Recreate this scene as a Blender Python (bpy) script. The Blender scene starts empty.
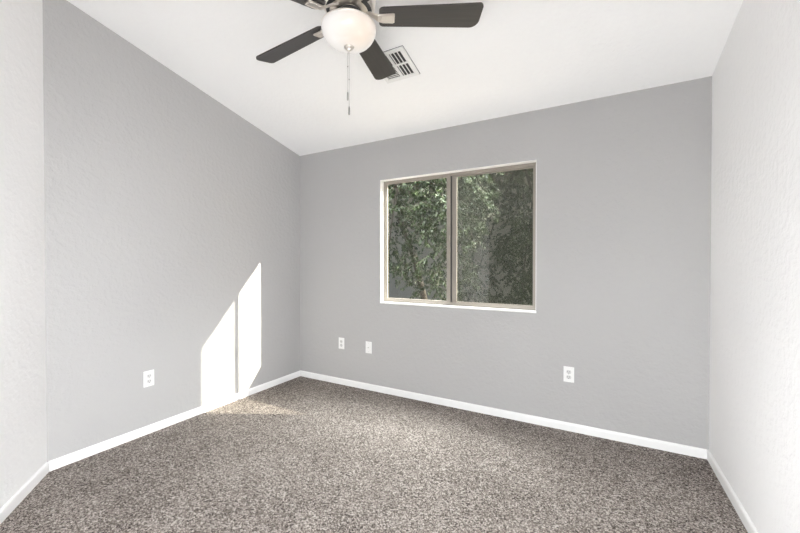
import bpy, bmesh, math, random
from mathutils import Vector, Matrix
random.seed(7)
R = math.radians
sc = bpy.context.scene
C = sc.collection

# ------------------------------------------------------------------ room measures
XL, XR, YB, YR = -2.893, 0.632, 2.954, -0.62      # left, right, back and rear wall faces
H0, SL = 2.44, 0.2237                               # ceiling height at the back wall, ceiling slope
def zc(y): return H0 + SL * (YB - y)
YC, AX, AY = 0.854, 0.794, -0.608                   # angled wall: start on the left wall, direction
WT = 0.105                                           # wall thickness

# ------------------------------------------------------------------ camera, sky, lights, exposure
cam = bpy.data.objects.new('camera', bpy.data.cameras.new('camera'))
C.objects.link(cam)
cam.location = (0, 0, 1.2547)
cam.rotation_euler = (R(90 - 0.545), R(0), R(28.827))
cam.data.sensor_width = 36
cam.data.lens = 358.43 / 800 * 36
cam.data.clip_start = 0.02
sc.camera = cam

world = bpy.data.worlds.new('sky'); sc.world = world
world.use_nodes = True
wn = world.node_tree
sky = wn.nodes.new('ShaderNodeTexSky')
sky.sky_type = 'NISHITA'
sky.sun_disc = False
sky.sun_elevation = R(28); sky.sun_rotation = R(60)
wn.links.new(sky.outputs[0], wn.nodes['Background'].inputs[0])
wn.nodes['Background'].inputs[1].default_value = 0.16

def light(name, kind, loc, energy, color=(1, 1, 1), **kw):
    l = bpy.data.lights.new(name, kind); l.energy = energy; l.color = color
    for k, v in kw.items(): setattr(l, k, v)
    o = bpy.data.objects.new(name, l); o.location = loc; C.objects.link(o)
    return o
sun = light('sun', 'SUN', (4, 6, 6), 21.0, (1.0, 0.93, 0.81), angle=R(0.6))
sun.rotation_euler = Vector((-1, -0.506, -0.608)).to_track_quat('-Z', 'Y').to_euler()
def area(name, loc, aim, sx, sy, energy, color=(1, 1, 1), spread=180):
    o = light(name, 'AREA', loc, energy, color, shape='RECTANGLE', size=sx, size_y=sy, spread=R(spread))
    o.rotation_euler = Vector(aim).to_track_quat('-Z', 'Y').to_euler()
# added fill lamp outside above the window, standing in for bright sky
area('added_window_fill', (-1.1, 3.9, 3.5), (0, -1, -1.6), 3.0, 1.6, 1040, (0.955, 0.975, 1.0))
# added fill lamps at the invented glazed opening and doorway behind the camera
area('added_rear_fill', (-0.15, -0.5, 0.8), (0, 1, -0.6), 1.3, 1.0, 77, (0.955, 0.975, 1.0))
area('added_side_fill', (0.2, -0.35, 1.0), (-0.88, 0.3, 0), 0.5, 1.8, 20.5, (0.965, 0.98, 1.0), 95)
area('added_doorway_fill', (-1.25, -0.3, 1.0), (0.9, 0.75, 0), 0.6, 1.9, 4.5, (0.955, 0.975, 1.0), 60)

sc.view_settings.view_transform = 'Standard'
sc.view_settings.look = 'None'
sc.view_settings.gamma = 1
sc.view_settings.use_curve_mapping = False
sc.view_settings.exposure = 0.17
sc.cycles.diffuse_bounces = 8
sc.cycles.max_bounces = 16
sc.cycles.transparent_max_bounces = 24

# ------------------------------------------------------------------ materials
def mat(name, color, rough=0.6, metal=0.0, spec=0.5):
    m = bpy.data.materials.new(name); m.use_nodes = True
    b = m.node_tree.nodes['Principled BSDF']
    b.inputs['Base Color'].default_value = (*color, 1)
    b.inputs['Roughness'].default_value = rough
    b.inputs['Metallic'].default_value = metal
    b.inputs['Specular IOR Level'].default_value = spec
    return m
def nodes(m): return m.node_tree.nodes, m.node_tree.links, m.node_tree.nodes['Principled BSDF']
def add(n, kind, **kw):
    x = n.new(kind)
    for k, v in kw.items(): setattr(x, k, v)
    return x
def coords(n, l, kind='Object'):
    return n.new('ShaderNodeTexCoord').outputs[kind]
def noise(n, l, vec, scale, detail=2.0, rough=0.5):
    t = n.new('ShaderNodeTexNoise'); t.inputs['Scale'].default_value = scale
    t.inputs['Detail'].default_value = detail; t.inputs['Roughness'].default_value = rough
    l.new(vec, t.inputs['Vector']); return t
def ramp(n, l, fac, stops):
    r = n.new('ShaderNodeValToRGB'); e = r.color_ramp.elements
    while len(e) < len(stops): e.new(0.5)
    for i, (p, c) in enumerate(stops): e[i].position = p; e[i].color = (*c, 1)
    l.new(fac, r.inputs[0]); return r
def bump(n, l, b, h, strength, dist):
    x = n.new('ShaderNodeBump'); x.inputs['Strength'].default_value = strength; x.inputs['Distance'].default_value = dist
    l.new(h, x.inputs['Height']); l.new(x.outputs[0], b.inputs['Normal']); return x

def plaster(name, color, strength, scale):
    m = mat(name, color, 0.75, 0, 0.25); n, l, b = nodes(m)
    v = coords(n, l)
    t = noise(n, l, v, scale, 3, 0.55)
    r = ramp(n, l, t.outputs['Fac'], [(0.42, (0, 0, 0)), (0.62, (1, 1, 1))])
    bump(n, l, b, r.outputs[0], strength, 0.004)
    t2 = noise(n, l, v, 1.3, 2)
    r2 = ramp(n, l, t2.outputs['Fac'], [(0.3, tuple(c * 0.985 for c in color)), (0.7, tuple(min(1, c * 1.012) for c in color))])
    l.new(r2.outputs[0], b.inputs['Base Color'])
    return m
M = {}
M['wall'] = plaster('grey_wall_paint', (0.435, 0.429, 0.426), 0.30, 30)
M['wall_lightened'] = plaster('lightened_wall_paint', (0.872, 0.867, 0.866), 0.30, 30)  # paler tone puts the stronger light on right and angled walls into the colour
M['ceiling'] = plaster('white_ceiling_texture', (0.945, 0.948, 0.948), 0.25, 38)
M['trim'] = mat('white_semigloss_trim', (0.86, 0.857, 0.85), 0.35)
M['return'] = mat('white_window_return', (0.86, 0.855, 0.84), 0.6)
M['hall'] = mat('hall_paint', (0.45, 0.44, 0.43), 0.8)
M['almond'] = mat('almond_aluminium', (0.29, 0.262, 0.228), 0.45)
M['plate'] = mat('white_plastic_plate', (0.80, 0.80, 0.79), 0.3)
M['socket'] = mat('white_plastic_socket', (0.62, 0.62, 0.61), 0.35)
M['slot'] = mat('dark_slot', (0.03, 0.03, 0.03), 0.6)
M['screw'] = mat('screw_metal', (0.55, 0.54, 0.52), 0.35, 0.9)
M['vent'] = mat('white_enamel_vent', (0.84, 0.84, 0.83), 0.4)
M['duct'] = mat('dark_duct', (0.05, 0.05, 0.05), 0.7)
M['chain'] = mat('chain_metal', (0.42, 0.41, 0.40), 0.35, 0.8)
M['bark'] = mat('bark', (0.05, 0.042, 0.033), 0.9)
n, l, b = nodes(M['bark']); bump(n, l, b, noise(n, l, coords(n, l), 30, 4).outputs['Fac'], 0.8, 0.02)
M['stucco'] = mat('neighbour_stucco', (0.40, 0.372, 0.33), 0.9)
n, l, b = nodes(M['stucco']); bump(n, l, b, noise(n, l, coords(n, l), 60, 3).outputs['Fac'], 0.4, 0.01)
M['fascia'] = mat('fascia_paint', (0.20, 0.15, 0.12), 0.7)
M['tile'] = mat('roof_tile', (0.42, 0.25, 0.17), 0.8)
n, l, b = nodes(M['tile'])
w = n.new('ShaderNodeTexWave'); w.inputs['Scale'].default_value = 2.2; l.new(coords(n, l), w.inputs['Vector'])
bump(n, l, b, w.outputs['Fac'], 1.0, 0.05)
M['gravel'] = mat('yard_gravel', (0.40, 0.34, 0.28), 0.95)
n, l, b = nodes(M['gravel'])
t = noise(n, l, coords(n, l), 55, 3)
l.new(ramp(n, l, t.outputs['Fac'], [(0.35, (0.26, 0.21, 0.17)), (0.65, (0.5, 0.44, 0.37))]).outputs[0], b.inputs['Base Color'])

# brushed nickel of the fan
M['nickel'] = mat('brushed_nickel', (0.90, 0.85, 0.79), 0.33, 1.0)
# espresso blades with a faint grain
M['blade'] = mat('espresso_blade', (0.036, 0.032, 0.030), 0.36, 0, 0.7)
n, l, b = nodes(M['blade'])
mp = n.new('ShaderNodeMapping'); mp.inputs['Scale'].default_value = (2, 60, 20); l.new(coords(n, l), mp.inputs['Vector'])
t = noise(n, l, mp.outputs[0], 2, 4)
l.new(ramp(n, l, t.outputs['Fac'], [(0.3, (0.030, 0.027, 0.025)), (0.7, (0.044, 0.039, 0.037))]).outputs[0], b.inputs['Base Color'])

# frosted bowl of the lit fan light: glows, a little warmer where the bulb sits
m = mat('frosted_lit_glass', (0.66, 0.65, 0.635), 0.2); M['bowl'] = m
n, l, b = nodes(m)
v = coords(n, l)
g = n.new('ShaderNodeVectorMath'); g.operation = 'DISTANCE'; l.new(v, g.inputs[0]); g.inputs[1].default_value = (0.085, -0.03, -0.10)
r_ = ramp(n, l, g.outputs['Value'], [(0.03, (1.0, 0.60, 0.28)), (0.13, (1.0, 0.95, 0.90))])
l.new(r_.outputs[0], b.inputs['Emission Color']); b.inputs['Emission Strength'].default_value = 0.27

# window glass: lightly tinted pane that passes the sun and mirrors the room a little
m = bpy.data.materials.new('tinted_window_glass'); m.use_nodes = True; n, l = m.node_tree.nodes, m.node_tree.links
n.remove(n['Principled BSDF']); out = n['Material Output']
tr = n.new('ShaderNodeBsdfTransparent'); tr.inputs[0].default_value = (0.90, 0.912, 0.888, 1)
gl = n.new('ShaderNodeBsdfGlossy'); gl.inputs['Roughness'].default_value = 0.02
lw = n.new('ShaderNodeLayerWeight'); lw.inputs[0].default_value = 0.5
pw = n.new('ShaderNodeMath'); pw.operation = 'POWER'; l.new(lw.outputs['Facing'], pw.inputs[0]); pw.inputs[1].default_value = 5
fr = n.new('ShaderNodeMath'); fr.operation = 'MULTIPLY_ADD'; l.new(pw.outputs[0], fr.inputs[0]); fr.inputs[1].default_value = 0.95; fr.inputs[2].default_value = 0.035
mx = n.new('ShaderNodeMixShader'); l.new(fr.outputs[0], mx.inputs[0]); l.new(tr.outputs[0], mx.inputs[1]); l.new(gl.outputs[0], mx.inputs[2])
l.new(mx.outputs[0], out.inputs[0]); M['glass'] = m
# insect screen: fine grey weave, about two thirds open
m = bpy.data.materials.new('insect_screen_weave'); m.use_nodes = True; n, l = m.node_tree.nodes, m.node_tree.links
n.remove(n['Principled BSDF']); out = n['Material Output']
tr = n.new('ShaderNodeBsdfTransparent')
df = n.new('ShaderNodeBsdfDiffuse'); df.inputs[0].default_value = (0.13, 0.13, 0.12, 1)
mx = n.new('ShaderNodeMixShader'); mx.inputs[0].default_value = 0.24
l.new(tr.outputs[0], mx.inputs[1]); l.new(df.outputs[0], mx.inputs[2]); l.new(mx.outputs[0], out.inputs[0]); M['screen'] = m

# leaves: green, thin enough to let the sun glow through
def leaf_mat(name, dark, light_):
    m = mat(name, dark, 0.45, 0, 0.3); n, l, b = nodes(m); out = n['Material Output']
    t = noise(n, l, coords(n, l), 9, 3)
    r = ramp(n, l, t.outputs['Fac'], [(0.35, dark), (0.68, light_)])
    l.new(r.outputs[0], b.inputs['Base Color'])
    tl = n.new('ShaderNodeBsdfTranslucent'); l.new(r.outputs[0], tl.inputs[0])
    mx = n.new('ShaderNodeMixShader'); mx.inputs[0].default_value = 0.3
    l.new(b.outputs[0], mx.inputs[1]); l.new(tl.outputs[0], mx.inputs[2]); l.new(mx.outputs[0], out.inputs[0])
    return m
M['leaf'] = leaf_mat('glossy_green_leaf', (0.009, 0.018, 0.005), (0.040, 0.062, 0.018))

# carpet: multi-tone twisted tufts
m = mat('taupe_carpet', (0.25, 0.21, 0.18), 0.95, 0, 0.1); M['carpet'] = m
n, l, b = nodes(m); v = coords(n, l)
def tufts(scale):
    t = n.new('ShaderNodeTexVoronoi'); t.inputs['Scale'].default_value = scale; l.new(v, t.inputs['Vector'])
    x = n.new('ShaderNodeSeparateColor'); l.new(t.outputs['Color'], x.inputs[0]); return x.outputs[0], t.outputs['Distance']
fine, dist = tufts(240); coarse, _ = tufts(125)
t3 = noise(n, l, v, 2.3, 3, 0.6)
def madd(a_, k, c_):
    x = n.new('ShaderNodeMath'); x.operation = 'MULTIPLY_ADD'; l.new(a_, x.inputs[0]); x.inputs[1].default_value = k
    if hasattr(c_, 'links'): l.new(c_, x.inputs[2])
    else: x.inputs[2].default_value = c_
    return x.outputs[0]
tone = madd(fine, 0.58, madd(coarse, 0.42, madd(t3.outputs['Fac'], 0.30, -0.15)))
r = ramp(n, l, tone, [(0.12, (0.040, 0.032, 0.028)), (0.38, (0.165, 0.140, 0.124)), (0.62, (0.335, 0.296, 0.270)), (0.90, (0.62, 0.56, 0.515))])
l.new(r.outputs[0], b.inputs['Base Color'])
bump(n, l, b, madd(dist, -1.0, 1.0), 0.8, 0.006)

# ------------------------------------------------------------------ mesh helpers
def obj(name, bm, m, parent=None, smooth=False, loc=None):
    me = bpy.data.meshes.new(name)
    bmesh.ops.recalc_face_normals(bm, faces=bm.faces[:])
    bm.to_mesh(me); bm.free()
    if m is not None: me.materials.append(M[m])
    if smooth:
        for p in me.polygons: p.use_smooth = True
    o = bpy.data.objects.new(name, me); C.objects.link(o)
    if parent is not None: o.parent = parent
    if loc is not None: o.location = loc
    return o
def struct(name, bm, m, parent=None, label=None):
    o = obj(name, bm, m, parent)
    if parent is None: o['kind'] = 'structure'
    if label: o['label'] = label
    return o
def empty(name, loc=(0, 0, 0), rz=0.0):
    o = bpy.data.objects.new(name, None); C.objects.link(o); o.location = loc; o.rotation_euler = (0, 0, rz)
    o.empty_display_size = 0.1
    return o
def tag(o, label, cat, group=None):
    o['label'] = label; o['category'] = cat
    if group: o['group'] = group
    return o
def box(bm, x0, x1, y0, y1, z0, z1, mx=None, bev=0.0, seg=2):
    vs = [bm.verts.new(p) for p in ((x0, y0, z0), (x1, y0, z0), (x1, y1, z0), (x0, y1, z0), (x0, y0, z1), (x1, y0, z1), (x1, y1, z1), (x0, y1, z1))]
    fs = [bm.faces.new([vs[i] for i in f]) for f in ((3, 2, 1, 0), (4, 5, 6, 7), (0, 1, 5, 4), (1, 2, 6, 5), (2, 3, 7, 6), (3, 0, 4, 7))]
    if bev > 0:
        es = list({e for f in fs for e in f.edges})
        r = bmesh.ops.bevel(bm, geom=es, offset=bev, segments=seg, affect='EDGES', profile=0.5)
        vs = list({v for f in r['faces'] for v in f.verts} | {v for v in vs if v.is_valid})
    if mx is not None:
        for v in vs: v.co = mx @ v.co
    return bm
def bx(*a, **k): return box(bmesh.new(), *a, **k)
def prism(bm, pts, vec):
    """a closed polygon of 3-D points pushed along vec"""
    vec = Vector(vec)
    a = [bm.verts.new(p) for p in pts]; b_ = [bm.verts.new(Vector(p) + vec) for p in pts]
    bm.faces.new(a); bm.faces.new(b_[::-1]); k = len(pts)
    for i in range(k): bm.faces.new((a[i], a[(i + 1) % k], b_[(i + 1) % k], b_[i]))
    return bm
def lathe(bm, prof, seg=48, mx=None):
    rings = []
    for r, z in prof:
        if r < 1e-6: rings.append([bm.verts.new((0, 0, z))])
        else: rings.append([bm.verts.new((r * math.cos(2 * math.pi * i / seg), r * math.sin(2 * math.pi * i / seg), z)) for i in range(seg)])
    vs = [v for rg in rings for v in rg]
    for a, b_ in zip(rings, rings[1:]):
        for i in range(seg):
            j = (i + 1) % seg
            if len(a) == 1 and len(b_) == 1: continue
            if len(a) == 1: bm.faces.new((a[0], b_[i], b_[j]))
            elif len(b_) == 1: bm.faces.new((a[i], a[j], b_[0]))
            else: bm.faces.new((a[i], a[j], b_[j], b_[i]))
    if mx is not None:
        for v in vs: v.co = mx @ v.co
    return bm
def tube(bm, pts, radii, seg=8, caps=True):
    pts = [Vector(p) for p in pts]
    if not hasattr(radii, '__len__'): radii = [radii] * len(pts)
    rings = []; up = Vector((0.31, 0.17, 0.93)).normalized()
    for i, p in enumerate(pts):
        d = (pts[min(i + 1, len(pts) - 1)] - pts[max(i - 1, 0)]).normalized()
        u = d.cross(up)
        if u.length < 1e-3: u = d.cross(Vector((1, 0, 0)))
        u.normalize(); w_ = d.cross(u)
        rings.append([bm.verts.new(p + (u * math.cos(2 * math.pi * k / seg) + w_ * math.sin(2 * math.pi * k / seg)) * radii[i]) for k in range(seg)])
    for a, b_ in zip(rings, rings[1:]):
        for k in range(seg):
            bm.faces.new((a[k], a[(k + 1) % seg], b_[(k + 1) % seg], b_[k]))
    if caps: bm.faces.new(rings[0][::-1]); bm.faces.new(rings[-1])
    return bm

# ------------------------------------------------------------------ the room shell
WX0, WX1, WZ0, WZ1 = -1.844, -0.416, 0.866, 2.057    # window opening in the back wall
def pierced_wall(x0, x1, y, z1, wx0, wx1, wz0, wz1, depth):
    """upright wall with one opening, as one clean mesh, face at y, pushed by depth along y"""
    bm = bmesh.new()
    xs = [x0, wx0, wx1, x1]; zs = [-0.1, wz0, wz1, z1]
    def grid(yy): return [[bm.verts.new((x, yy, z)) for z in zs] for x in xs]
    a, b_ = grid(y), grid(y + depth)
    for g_ in (a, b_):
        for i in range(3):
            for j in range(3):
                if (i, j) != (1, 1): bm.faces.new((g_[i][j], g_[i + 1][j], g_[i + 1][j + 1], g_[i][j + 1]))
    def strip(idx):
        for (i, j), (k, q) in zip(idx, idx[1:] + idx[:1]): bm.faces.new((a[i][j], a[k][q], b_[k][q], b_[i][j]))
    strip([(0, 0), (1, 0), (2, 0), (3, 0), (3, 1), (3, 2), (3, 3), (2, 3), (1, 3), (0, 3), (0, 2), (0, 1)])
    strip([(1, 1), (2, 1), (2, 2), (1, 2)])
    return bm
struct('wall_back', pierced_wall(XL - WT, XR + WT, YB, H0, WX0, WX1, WZ0, WZ1, WT), 'wall')
def side(x, t, y0, y1): return prism(bmesh.new(), [(x, y0, -0.1), (x, y1, -0.1), (x, y1, zc(y1)), (x, y0, zc(y0))], (t, 0, 0))
struct('wall_left', side(XL, -WT, YC, YB), 'wall')
struct('wall_right', side(XR, WT, YR - WT, YB), 'wall_lightened')
def along(L): return XL + AX * L, YC + AY * L
def angled(L0, L1, z0=-0.1, z1=None):
    (xa, ya), (xb, yb) = along(L0), along(L1)
    return prism(bmesh.new(), [(xa, ya, z0), (xb, yb, z0), (xb, yb, z1 or zc(yb)), (xa, ya, z1 or zc(ya))], (AY * 0.12, -AX * 0.12, 0))
struct('wall_angled', angled(0, 1.57), 'wall_lightened')
bm = bmesh.new()                                              # the piece of wall above the invented, unseen doorway
(xa, ya), (xb, yb) = along(1.57), along(2.42)
prism(bm, [(xa, ya, 2.05), (xb, yb, 2.05), (xb, yb, zc(yb)), (xa, ya, zc(ya))], (AY * 0.12, -AX * 0.12, 0))
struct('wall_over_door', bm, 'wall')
RX0 = along(2.42)[0]
struct('wall_rear', pierced_wall(RX0, XR, YR - WT, zc(YR), -0.80, 0.50, 0.05, 2.05, WT), 'wall')  # opening invented to go with the added fill lamps
# unseen hall closing off the invented doorway
bm = bmesh.new()
box(bm, XL - WT, -2.83, -2.3, YC - 0.15, -0.1, 2.6); box(bm, XL - WT, RX0, -2.45, -2.3, -0.1, 2.6); box(bm, RX0, RX0 + 0.1, -2.3, YR - WT, -0.1, 2.6)
struct('wall_hall', bm, 'hall')
struct('ceiling_hall', bx(XL - WT, RX0 + 0.1, -2.45, YR - 0.05, 2.6, 2.7), 'hall')
struct('ceiling', prism(bmesh.new(), [(XL - WT, YB + WT, zc(YB + WT)), (XL - WT, YR - WT, zc(YR - WT)), (XL - WT, YR - WT, zc(YR - WT) + 0.2), (XL - WT, YB + WT, zc(YB + WT) + 0.2)], (XR - XL + 2 * WT, 0, 0)), 'ceiling')
struct('floor', bx(XL - WT, XR + WT, -2.45, YB + WT, -0.1, 0.0), 'carpet')

# baseboards: thin board with an eased top edge
BH, BT = 0.060, 0.012
prof = [(0, 0), (BT, 0), (BT, BH - 0.012), (BT * 0.75, BH - 0.004), (BT * 0.35, BH), (0, BH)]
def baseboard(name, p0, p1, nrm):
    p0, p1, nrm = Vector(p0), Vector(p1), Vector(nrm)
    pts = [p0 + nrm * u + Vector((0, 0, w_)) for u, w_ in prof]
    struct(name, prism(bmesh.new(), pts, p1 - p0), 'trim')
baseboard('baseboard_back', (XL + BT, YB, 0), (XR - BT, YB, 0), (0, -1, 0))
baseboard('baseboard_left', (XL, YC + 0.008, 0), (XL, YB, 0), (1, 0, 0))
baseboard('baseboard_right', (XR, YR, 0), (XR, YB, 0), (-1, 0, 0))
ax1, ay1 = along(1.50)
baseboard('baseboard_angled', (XL + AX * 0.004, YC + AY * 0.004, 0), (ax1, ay1, 0), (-AY, AX, 0))

# ------------------------------------------------------------------ the window in the back wall
win = empty('window_1', ((WX0 + WX1) / 2, YB, WZ0)); win['kind'] = 'structure'
win['label'] = 'two-pane sliding window with almond frame set in white returns'
win_obs = []
def wpart(name, bm, m, parent=win, label=None):
    for v in bm.verts: v.co -= win.location
    o = obj(name, bm, m, win)
    if parent is not win: o.parent = parent
    if label: o['label'] = label
    return o
e = 0.004
FY0, FY1 = YB + 0.060, YB + 0.105                       # frame depth in the opening
bm = bmesh.new()                                        # white drywall returns lining the opening
box(bm, WX0, WX0 + e, YB - 0.001, FY0, WZ0, WZ1); box(bm, WX1 - e, WX1, YB - 0.001, FY0, WZ0, WZ1)
box(bm, WX0, WX1, YB - 0.001, FY0, WZ1 - e, WZ1)
wpart('window_return', bm, 'return')
wpart('window_sill', bx(WX0 - 0.002, WX1 + 0.002, YB - 0.004, FY0, WZ0 - 0.002, WZ0 + 0.012, bev=0.003), 'return')
fw = 0.022
bm = bmesh.new()
box(bm, WX0 + e, WX0 + e + fw, FY0, FY1, WZ0, WZ1); box(bm, WX1 - e - fw, WX1 - e, FY0, FY1, WZ0, WZ1)
box(bm, WX0 + e + fw, WX1 - e - fw, FY0, FY1, WZ1 - e - fw, WZ1 - e); box(bm, WX0 + e + fw, WX1 - e - fw, FY0, FY1, WZ0, WZ0 + 0.012 + fw)
box(bm, WX0 + e + fw, WX1 - e - fw, FY0, FY0 + 0.004, WZ0 + 0.012 + fw, WZ0 + 0.02 + fw)   # inner track lip
wpart('window_frame', bm, 'almond')
IX0, IX1, IZ0, IZ1 = WX0 + e + fw, WX1 - e - fw, WZ0 + 0.012 + fw, WZ1 - e - fw
MX = -1.165                                             # meeting stiles
def sash(xa, xb, ya, yb_, wl, wr, ht, hb):
    bm = bmesh.new()
    box(bm, xa, xa + wl, ya, yb_, IZ0, IZ1); box(bm, xb - wr, xb, ya, yb_, IZ0, IZ1)
    box(bm, xa + wl, xb - wr, ya, yb_, IZ1 - ht, IZ1); box(bm, xa + wl, xb - wr, ya, yb_, IZ0, IZ0 + hb)
    return bm
s1 = wpart('sliding_sash', sash(IX0, MX + 0.018, FY0 + 0.002, FY0 + 0.018, 0.016, 0.036, 0.008, 0.014), 'almond')
g1 = wpart('glass_pane', bx(IX0 + 0.016, MX - 0.016, FY0 + 0.008, FY0 + 0.012, IZ0 + 0.016, IZ1 - 0.010), 'glass')
s2 = wpart('fixed_sash', sash(MX + 0.010, IX1, FY0 + 0.024, FY0 + 0.038, 0.058, 0.012, 0.012, 0.012), 'almond')
g2 = wpart('glass_pane', bx(MX + 0.066, IX1 - 0.010, FY0 + 0.029, FY0 + 0.033, IZ0 + 0.010, IZ1 - 0.010), 'glass')
wpart('insect_screen', bx(MX + 0.004, IX1, FY0 + 0.040, FY0 + 0.0405, IZ0, IZ1), 'screen')
wpart('stile_gap_shade', bx(MX + 0.018, MX + 0.023, FY0 + 0.006, FY0 + 0.024, IZ0, IZ1), 'slot')  # dark strip drawn for the shaded gap between the meeting stiles
wpart('latch', bx(MX - 0.004, MX + 0.014, FY0 - 0.008, FY0 + 0.002, 1.44, 1.50, bev=0.002), 'almond')

# invented window in the rear wall, added as a source for the fill lamps
w2 = empty('added_rear_window', (-0.15, YR - WT, 0.05)); w2['kind'] = 'structure'; w2['label'] = 'tall glazed opening added unseen behind the camera to go with the fill light'
bm = bmesh.new()
box(bm, -0.65, -0.61, 0, 0.05, 0, 2.0); box(bm, 0.61, 0.65, 0, 0.05, 0, 2.0); box(bm, -0.61, 0.61, 0, 0.05, 0, 0.04); box(bm, -0.61, 0.61, 0, 0.05, 1.96, 2.0); box(bm, -0.02, 0.02, 0, 0.05, 0.04, 1.96)
obj('window_frame', bm, 'almond', w2)
obj('glass_pane', bx(-0.61, 0.61, 0.02, 0.024, 0.04, 1.96), 'glass', w2)

# ------------------------------------------------------------------ ceiling fan
FX, FY, FZ = -1.073, 1.430, 2.460
fan = tag(empty('ceiling_fan', (FX, FY, FZ)), 'five-blade ceiling fan with espresso blades, nickel motor and lit frosted bowl light', 'ceiling fan')
top = zc(FY) - FZ
tilt = Matrix.Translation((0, 0, top)) @ Matrix.Rotation(-math.atan(SL), 4, 'X')
obj('canopy', lathe(bmesh.new(), [(0, 0.0), (0.068, 0.0), (0.070, -0.012), (0.064, -0.035), (0.045, -0.058), (0.018, -0.066), (0, -0.066)], 40, tilt), 'nickel', fan, True)
obj('downrod', tube(bmesh.new(), [(0, 0, top - 0.05), (0, 0, 0.17)], 0.0125, 16), 'nickel', fan, True)
obj('motor_housing', lathe(bmesh.new(), [(0, 0.185), (0.030, 0.185), (0.040, 0.175), (0.085, 0.168), (0.118, 0.150), (0.132, 0.120), (0.132, 0.085), (0.122, 0.074), (0.128, 0.066), (0.128, 0.052), (0.112, 0.036), (0.085, 0.026), (0.062, 0.022), (0, 0.022)], 56), 'nickel', fan, True)
sw = obj('switch_housing', lathe(bmesh.new(), [(0, 0.024), (0.056, 0.024), (0.060, 0.018), (0.060, 0.006), (0.052, 0.002), (0.052, -0.006), (0.066, -0.012), (0.066, -0.022), (0.058, -0.027), (0.090, -0.034), (0.130, -0.044), (0.134, -0.048), (0.134, -0.054), (0.128, -0.054), (0, -0.050)], 56), 'nickel', fan, True)
obj('shadow_gap_ring', lathe(bmesh.new(), [(0.0605, 0.004), (0.0645, 0.006), (0.0645, 0.018), (0.0605, 0.020)], 48), 'duct', fan, True)  # dark ring painted in for the shadow gap above the light fitter
obj('motor_groove', lathe(bmesh.new(), [(0.0935, 0.0270), (0.0960, 0.0278), (0.1085, 0.0325), (0.1110, 0.0345), (0.1100, 0.0370), (0.0940, 0.0300)], 56), 'duct', fan, True)
bp = [(0.1325, -0.053), (0.1335, -0.060), (0.1325, -0.070), (0.127, -0.086), (0.118, -0.102), (0.104, -0.118), (0.082, -0.132), (0.055, -0.140), (0.022, -0.143), (0, -0.143)]
o = obj('glass_bowl', lathe(bmesh.new(), bp, 64), 'bowl', fan, True); o['label'] = 'lit frosted white glass bowl'
obj('finial', lathe(bmesh.new(), [(0, -0.142), (0.021, -0.142), (0.025, -0.146), (0.023, -0.151), (0.014, -0.154), (0.011, -0.158), (0.009, -0.163), (0.004, -0.166), (0, -0.166)], 28), 'nickel', fan, True)
for (cx, cy, z1, zf, zb) in ((0.003, -0.003, -0.478, -0.438, -0.305), (-0.010, 0.003, -0.402, -0.362, -0.236)):
    bm = bmesh.new()
    tube(bm, [(cx * 0.6, cy * 0.6, -0.160), (cx, cy, -0.178), (cx, cy, zf)], 0.0011, 6)
    lathe(bm, [(0, 0.004), (0.003, 0.002), (0.003, -0.002), (0, -0.004)], 10, Matrix.Translation((cx, cy, zb)))
    ch = obj('pull_chain', bm, 'chain', fan, True)
    obj('pull_fob', lathe(bmesh.new(), [(0, zf), (0.003, zf), (0.0042, zf - 0.010), (0.0046, z1 + 0.004), (0.003, z1), (0, z1)], 14, Matrix.Translation((cx, cy, 0))), 'chain', ch, True)
# one blade, then copies turned by 72 degrees
def blade_bm():
    half = []                                           # half outline: length, half width
    r0, r1, w0, w1 = 0.148, 0.658, 0.055, 0.071
    pts = []
    def arc(cx, cy, rad, a0, a1, k=6):
        for i in range(k + 1):
            a = a0 + (a1 - a0) * i / k; pts.append((cx + rad * math.cos(a), cy + rad * math.sin(a)))
    h = math.pi / 2
    arc(r0 + 0.022, -w0 + 0.022, 0.022, 2 * h, 3 * h)
    arc(r1 - 0.020, -w1 + 0.020, 0.020, 3 * h, 4 * h)
    arc(r1 - 0.045, w1 - 0.045, 0.045, 0, h, 8)
    arc(r0 + 0.022, w0 - 0.022, 0.022, h, 2 * h)
    bm = bmesh.new()
    prism(bm, [(x, y, -0.0035) for x, y in pts], (0, 0, 0.007))
    return bm
def iron_bm():
    bm = bmesh.new()
    # arm from the motor, dropping under the blade, flaring to the plate
    secs = [(0.070, 0.017, 0.030, 0.012), (0.100, 0.012, 0.020, 0.012), (0.125, 0.013, 0.004, 0.010), (0.142, 0.021, -0.0075, 0.008), (0.165, 0.026, -0.0105, 0.006), (0.215, 0.029, -0.0105, 0.006), (0.224, 0.025, -0.0100, 0.005)]
    rings = []
    for x, hw, z, th in secs:
        rings.append([bm.verts.new(p) for p in ((x, -hw, z + th / 2), (x, hw, z + th / 2), (x, hw, z - th * 0.1), (x, hw * 0.8, z - th / 2), (x, -hw * 0.8, z - th / 2), (x, -hw, z - th * 0.1))])
    for a, b_ in zip(rings, rings[1:]):
        for k in range(6): bm.faces.new((a[k], a[(k + 1) % 6], b_[(k + 1) % 6], b_[k]))
    bm.faces.new(rings[0]); bm.faces.new(rings[-1])
    # raised rim round the plate
    loop = [(0.163, -0.019), (0.210, -0.022), (0.217, -0.016), (0.217, 0.016), (0.210, 0.022), (0.163, 0.019), (0.157, 0.0), (0.163, -0.019)]
    tube(bm, [(x, y, -0.0138) for x, y in loop], 0.0022, 6)
    return bm
b0 = obj('blade', blade_bm(), 'blade', fan); i0 = obj('blade_iron', iron_bm(), 'nickel', b0); i0['label'] = 'nickel blade iron'
sway = Matrix.Rotation(R(-1.6), 4, 'Y') @ Matrix.Rotation(R(3.9), 4, 'X')      # the blade ring hangs a little out of level
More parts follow.
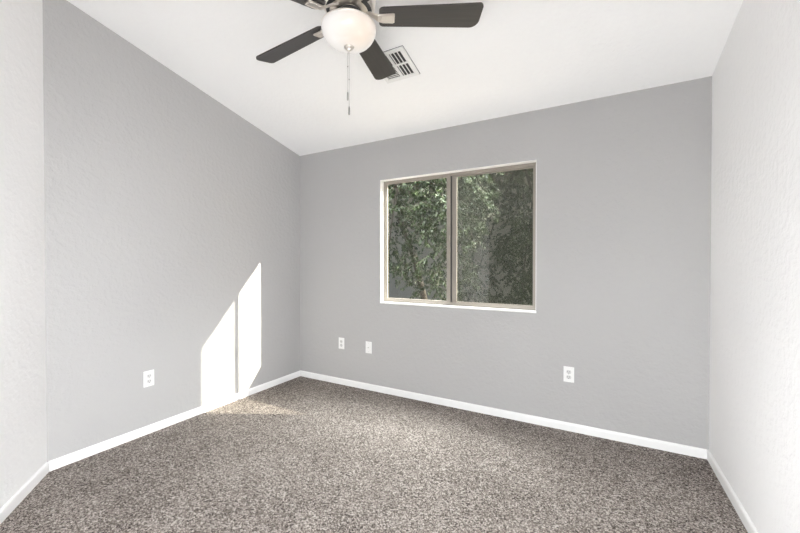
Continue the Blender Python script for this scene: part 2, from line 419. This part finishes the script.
for k in range(5):
    bl = b0 if k == 0 else b0.copy()
    if k: C.objects.link(bl); ir = i0.copy(); C.objects.link(ir); ir.parent = bl
    bl.matrix_local = sway @ Matrix.Rotation(R(32.6 + 72 * k), 4, 'Z') @ Matrix.Rotation(R(-12.3), 4, 'X')

# ------------------------------------------------------------------ ceiling vent
VX, VY = -1.230, 2.158
vent = tag(empty('ceiling_vent', (VX, VY, zc(VY) - 0.0005)), 'square white louvred air vent in the sloped ceiling beside the fan', 'air vent')
vent.rotation_euler = (-math.atan(SL), 0, 0)
a = 0.132
bm = bmesh.new()
for s in (-1, 1):
    box(bm, s * a, s * (a - 0.024), -a, a, -0.011, 0, bev=0.002) if s > 0 else box(bm, -a, -a + 0.024, -a, a, -0.011, 0, bev=0.002)
    y0, y1 = sorted((s * a, s * (a - 0.024)))
    box(bm, -a + 0.022, a - 0.022, y0, y1, -0.011, 0, bev=0.002)
obj('frame', bm, 'vent', vent)
obj('edge_shadow', bx(-a - 0.002, a + 0.002, -a - 0.002, a + 0.002, -0.0010, -0.0001), 'duct', vent)  # thin dark sheet stands in for the shadow line round the frame
obj('duct_opening', bx(-a + 0.012, a - 0.012, -a + 0.012, a - 0.012, -0.0016, -0.0006), 'duct', vent)
bm = bmesh.new()
box(bm, -0.006, 0.012, -a + 0.02, a - 0.02, -0.0085, -0.001); box(bm, -a + 0.02, a - 0.02, -0.006, 0.006, -0.008, -0.001)
obj('divider', bm, 'vent', vent)
inn = a - 0.025
def slat(x0, y0, x1, y1, w_, ang):
    d = Vector((x1 - x0, y1 - y0, 0)); L = d.length
    mx = Matrix.Translation(((x0 + x1) / 2, (y0 + y1) / 2, -0.0055)) @ Matrix.Rotation(math.atan2(d.y, d.x), 4, 'Z') @ Matrix.Rotation(ang, 4, 'X')
    obj('louvre', bx(-L / 2, L / 2, -w_ / 2, w_ / 2, -0.0006, 0.0006, mx=mx), 'vent', vent)
for i in range(4):                                       # right half: slats along the room's depth
    x = 0.024 + i * 0.026
    slat(x, -inn, x, -0.006, 0.010, 0.35); slat(x, 0.006, x, inn, 0.010, 0.35)
for i in range(4):                                       # left half towards the fan
    x = -0.018 - i * 0.024
    slat(x, -inn, x, -0.006, 0.010, 0.35)
for i in range(7):                                       # left half towards the back wall: cross slats
    y = 0.016 + i * 0.0145
    slat(-inn, y, -0.006, y, 0.0080, 0.25)

# ------------------------------------------------------------------ wall plates
def plate_base(name, label, loc, rz, cat, group=None):
    t = tag(empty(name, loc, rz), label, cat, group)
    obj('cover_plate', bx(-0.036, 0.036, -0.0065, -0.0004, -0.058, 0.058, bev=0.003), 'plate', t, False)
    return t
def outlet(label, loc, rz, group=None):
    t = plate_base('wall_outlet', label, loc, rz, 'power outlet', group)
    for s in (-1, 1):
        bm = bmesh.new(); pts = []
        for i in range(20):
            an = 2 * math.pi * i / 20; x = 0.0172 * math.cos(an); z = 0.0172 * math.sin(an)
            pts.append((x, -0.0066, s * 0.0195 + max(-0.0142, min(0.0142, z))))
        prism(bm, pts, (0, -0.0016, 0))
        f = obj('socket', bm, 'socket', t)
        bm = bmesh.new(); z0 = s * 0.0195
        box(bm, -0.0078, -0.0052, -0.0086, -0.0080, z0 - 0.003, z0 + 0.008); box(bm, 0.0052, 0.0078, -0.0086, -0.0080, z0 - 0.002, z0 + 0.007)
        lathe(bm, [(0, 0), (0.0028, 0), (0.0028, 0.0006), (0, 0.0006)], 10, Matrix.Translation((0, -0.0080, z0 - 0.0085)) @ Matrix.Rotation(R(90), 4, 'X'))
        obj('slots', bm, 'slot', f)
    obj('screw', lathe(bmesh.new(), [(0, 0), (0.003, 0), (0.003, 0.0012), (0, 0.0016)], 12, Matrix.Translation((0, -0.0065, 0)) @ Matrix.Rotation(R(90), 4, 'X')), 'screw', t)
    return t
outlet('white duplex power outlet low on the left wall, left of the sunlit patch', (XL, 1.414, 0.405), R(90), 'duplex power outlets')
outlet('white duplex power outlet low on the back wall, nearest the sunlit corner', (-2.315, YB, 0.425), 0, 'duplex power outlets')
outlet('white duplex power outlet low on the back wall, right of the window', (-0.183, YB, 0.422), 0, 'duplex power outlets')
jk = plate_base('cable_jack', 'white single-hole cable jack plate on the back wall, below the window corner', (-1.978, YB, 0.420), 0, 'cable jack')
mxj = Matrix.Translation((0, -0.0062, 0)) @ Matrix.Rotation(R(90), 4, 'X')
obj('connector', lathe(bmesh.new(), [(0, 0), (0.0065, 0), (0.0065, 0.003), (0.0047, 0.003), (0.0047, 0.010), (0.0030, 0.010), (0, 0.009)], 16, mxj), 'screw', jk)
for s in (-1, 1): obj('screw', lathe(bmesh.new(), [(0, 0), (0.003, 0), (0.003, 0.0012), (0, 0.0016)], 12, Matrix.Translation((0, 0, s * 0.042)) @ mxj), 'screw', jk)

# ------------------------------------------------------------------ outside: yard, trees, neighbour's house
struct('ground', bx(-14, 12, YB + WT, 14, -0.30, -0.15), 'gravel')
house = tag(empty('neighbour_house', (-2, 8.1, -0.15)), 'grey stucco house wall behind the trees outside the window', 'house')
obj('wall', bx(-7, 6, 0, 6, 0, 3.35), 'stucco', house)
obj('fascia', bx(-7.3, 6.3, -0.45, -0.41, 3.30, 3.48), 'fascia', house)
obj('roof', prism(bmesh.new(), [(-7.3, -0.42, 3.40), (-7.3, 3.0, 4.35), (-7.3, 6.42, 3.40), (-7.3, 6.42, 3.52), (-7.3, 3.0, 4.47), (-7.3, -0.46, 3.52)], (13.6, 0, 0)), 'tile', house)

def leaf(bm, p, d, L, w_, side_):
    d = d.normalized(); s = d.cross(side_)
    if s.length < 1e-3: s = d.cross(Vector((1, 0, 0)))
    s.normalize(); u = s.cross(d)
    a_ = bm.verts.new(p); t_ = bm.verts.new(p + d * L)
    q1 = bm.verts.new(p + d * L * 0.45 + s * w_ + u * w_ * 0.5); q2 = bm.verts.new(p + d * L * 0.45 - s * w_ + u * w_ * 0.5)
    bm.faces.new((a_, t_, q1)); bm.faces.new((a_, q2, t_))
def rv(): return Vector((random.gauss(0, 1), random.gauss(0, 1), random.gauss(0, 1)))
def tree(label, base, trunk, blobs, count, holes):
    t = tag(empty('tree', base), label, 'tree', 'trees outside the window')
    B = Vector(base)
    tb = bmesh.new(); tube(tb, [Vector(p) - B for p in trunk], [0.060, 0.050, 0.042, 0.035, 0.022][:len(trunk)], 10)
    obj('trunk', tb, 'bark', t, True)
    lm, br = bmesh.new(), bmesh.new()
    tot = sum(b_[3] for b_ in blobs); made = 0
    while made < count:
        k = random.random() * tot
        for c_, rad, _, wt in blobs:
            k -= wt
            if k <= 0: break
        d = rv().normalized() * random.random() ** 0.4
        p = Vector(c_) + Vector((d.x * rad[0], d.y * rad[1], d.z * rad[2]))
        if any((p.x - h[0]) ** 2 / h[2] ** 2 + (p.z - h[1]) ** 2 / h[3] ** 2 < 1 for h in holes): continue
        made += 1
        dr = (Vector((d.x, d.y, 0)) * 0.8 + rv() * 0.35 + Vector((0, 0, -0.35))).normalized()
        pts = []; q = p - B
        for i in range(5):
            pts.append(q.copy()); q = q + dr * 0.06; dr = (dr + Vector((0, 0, -0.16))).normalized()
        tube(br, pts, [0.0035, 0.003, 0.0025, 0.002, 0.001], 4, False)
        for i in range(13):
            f = i / 13 * 4; j = int(f); pp = pts[j].lerp(pts[min(j + 1, 4)], f - j)
            ld = (dr * 0.7 + rv() * 0.55 + Vector((0, 0, -0.25)))
            leaf(lm, pp, ld, random.uniform(0.040, 0.068), random.uniform(0.013, 0.021), rv())
    for c_, rad, _, wt in blobs:                           # limbs running from the trunk into each leafy mass
        st = Vector(trunk[-2 if random.random() < 0.5 else -1]) - B; en = Vector(c_) - B
        mid = st.lerp(en, 0.5) + Vector((0, 0, 0.12))
        tube(br, [st, mid, en, en + (en - mid) * 0.6], [0.020, 0.014, 0.009, 0.004], 7)
    obj('branches', br, 'bark', t); obj('foliage', lm, 'leaf', t)
    return t
tree('leafy green tree outside the left window pane', (-2.15, 4.85, -0.15),
     [(-2.15, 4.85, -0.15), (-2.25, 4.85, 0.7), (-2.40, 4.8, 1.35), (-2.62, 4.75, 1.9), (-2.6, 4.7, 2.5)],
     [((-2.6, 4.7, 2.35), (0.75, 0.55, 0.75), 0, 3), ((-1.75, 4.7, 2.2), (0.55, 0.5, 0.75), 0, 2.4), ((-2.1, 4.8, 3.1), (1.1, 0.6, 0.6), 0, 2.4), ((-1.9, 4.55, 1.35), (0.5, 0.4, 0.6), 0, 1.4), ((-2.75, 4.6, 1.3), (0.45, 0.4, 0.45), 0, 0.9)],
     1200, [(-2.05, 1.50, 0.16, 0.14), (-2.9, 0.95, 0.45, 0.22), (-1.72, 1.25, 0.12, 0.12)])
tree('leafy green tree outside the right window pane', (-0.85, 6.70, -0.15),
     [(-0.85, 6.70, -0.15), (-0.94, 6.70, 0.8), (-1.05, 6.65, 1.6), (-0.98, 6.65, 2.4), (-1.18, 6.60, 3.15)],
     [((-1.55, 6.55, 3.0), (1.1, 0.55, 0.8), 0, 3.2), ((-1.10, 6.50, 1.75), (0.55, 0.5, 0.85), 0, 2.4), ((-2.1, 6.55, 2.1), (0.5, 0.4, 0.72), 0, 1.0), ((-1.4, 6.55, 3.9), (1.1, 0.55, 0.5), 0, 0.8), ((-1.15, 6.45, 0.75), (0.55, 0.4, 0.45), 0, 1.2), ((-2.0, 6.5, 0.9), (0.46, 0.35, 0.5), 0, 0.8)],
     1500, [(-1.62, 1.95, 0.20, 0.36), (-1.50, 0.95, 0.18, 0.25)])
